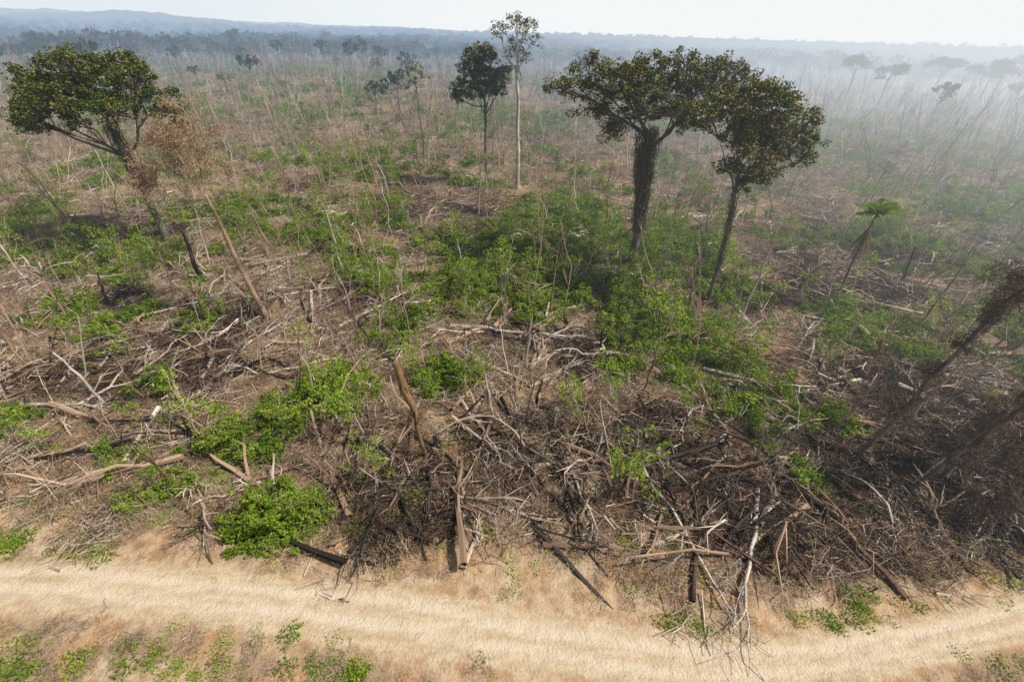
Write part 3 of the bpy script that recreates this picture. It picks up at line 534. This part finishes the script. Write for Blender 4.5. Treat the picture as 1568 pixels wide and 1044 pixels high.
LG=[((36.1,69.4),(35.9,57.1),.3,0),((24.9,47.2),(34.9,42.5),.28,0),((13.2,32.4),(16.9,17.7),.2,0),((24.3,29.2),(18.2,17.4),.24,0),((22.5,34.6),(26.1,40.4),.25,0),((-32.2,50.2),(-33.2,62),.28,2),((-36.6,28.9),(-38.6,39.3),.16,0),((-55.1,37.4),(-46.3,37),.25,0),((-14.6,27.4),(-14,33.2),.12,0),((-6.4,41.9),(-1.3,32.8),.22,0),((6.1,32.2),(7.9,23.4),.18,0),((-10.4,27.4),(-7.6,23),.28,1),((-12.4,23),(-8.7,21.4),.15,1),((-36.8,45.6),(-32.4,57.1),.2,0),((.8,32),(6.1,24.6),.25,1),((38.5,39.3),(48.6,37.6),.2,1),((35.5,49.1),(35.4,39.2),.16,1),((-52.3,32.1),(-45.1,28.6),.14,0),((-9.1,56.5),(8.1,53.8),.34,0),((-22.3,75.8),(-34,85.2),.28,0),((14.5,18),(19,30),.2,1),((-8,35),(-7,25),.26,1),((20,24),(33,22),.16,1),((44,55),(38,44),.22,1),((10,26),(22,33),.14,1),((-26,50),(-42,46),.22,2),((40,42),(30,36),.2,0),((2,44),(-6,49),.22,0),((46,62),(60,55),.22,0),((-48,50),(-60,44),.2,0),((-5,66),(4,59),.2,1),((17,37),(12,43),.2,1),((-30,36),(-38,33),.13,0),((30,27),(26,20.5),.14,1),((2,24),(12,29),.18,1),((0,38),(10,34),.2,1),((22,30),(30,34),.2,1),((-4,30),(-12,36),.18,1),((28,45),(20,38),.18,0),((33,33),(42,24),.16,1),((-60,52),(-48,61),.24,0),((-42,62),(-28,67),.26,0),((-68,48),(-54,46),.2,2),((-25,55),(-17,66),.22,0),((-52,67),(-40,62),.22,0),((-30,44),(-18,50),.2,0),((52,50),(64,46),.2,0),((60,80),(74,72),.26,0)]
for i,(a,c,r,k) in enumerate(LG):
    rng=np.random.default_rng(700+i);b=MB();a=np.array([*a,r*.7]);c=np.array([*c,r*1.2]);a[2]+=float(hz(a[0],a[1]));c[2]+=float(hz(c[0],c[1]))+.3
    tt=np.linspace(0,1,8)[:,None];P=a+(c-a)*tt;P[1:-1]+=rng.normal(size=(6,3))*[.16,.16,.05];rad=np.linspace(r,r*.45,8)
    b.lines([(P,rad),(np.array([a-(c-a)*.001,a]),np.array([.01,r]))],8,0);L=[];u=unit(c-a)
    for q in range(5):
        k_=[7,7,6,5,4][q];grow(rng,P[k_],u+rng.normal(size=3)*[.5,.5,.22],np.linalg.norm(c-a)*rng.uniform(.15,.28),rad[k_]*.6,2,L,.45,0,3,None,.14,.6,.6)
    b.lines(L,5,0);obj('fallen_log',b.mesh('fallen_log',[[M_pale,M_char,M_twig][k] if r<.17 else [B_white,B_char,B_brown][k]],(0,)))
# ------------------------------------------------------------------ light, sky, camera
az=math.radians(100);el=math.radians(54)
w=bpy.data.worlds.new("World");sc.world=w;w.use_nodes=True;nt=w.node_tree
sky=nt.nodes.new('ShaderNodeTexSky');sky.sky_type='NISHITA';sky.sun_disc=False;sky.sun_elevation=el;sky.sun_rotation=az;sky.dust_density=5;sky.altitude=100
tc=nnew(nt,'ShaderNodeTexCoord');s=nnew(nt,'ShaderNodeSeparateXYZ');nt.links.new(tc.outputs['Generated'],s.inputs[0])
f_=mapr(nt,s.outputs[2],0.08,.28,1.,.05)
hc=mixc(nt,mapr(nt,s.outputs[0],-.8,.1),(9.5,10.4,11.1),(11.4,11.7,11.8))
nt.links.new(mixc(nt,f_,sky.outputs[0],hc),nt.nodes['Background'].inputs[0]);nt.nodes['Background'].inputs[1].default_value=.08
l=bpy.data.lights.new('sun','SUN');l.energy=5;l.angle=math.radians(.6);l.color=(1,.94,.84);so=bpy.data.objects.new('sun',l);sc.collection.objects.link(so)
so.rotation_euler=Vector((math.sin(az)*math.cos(el),math.cos(az)*math.cos(el),math.sin(el))).to_track_quat('Z','Y').to_euler()
c=bpy.data.cameras.new('camera');co=bpy.data.objects.new('camera',c);sc.collection.objects.link(co);c.lens=16;c.clip_end=20000
co.matrix_world=Matrix.Translation((0,0,36))@(Matrix.Rotation(math.radians(90-34.1),3,'X')@Matrix.Rotation(math.radians(1.7),3,'Z')).to_4x4();sc.camera=co
sc.view_settings.view_transform='Standard';sc.view_settings.look='None';sc.view_settings.exposure=0
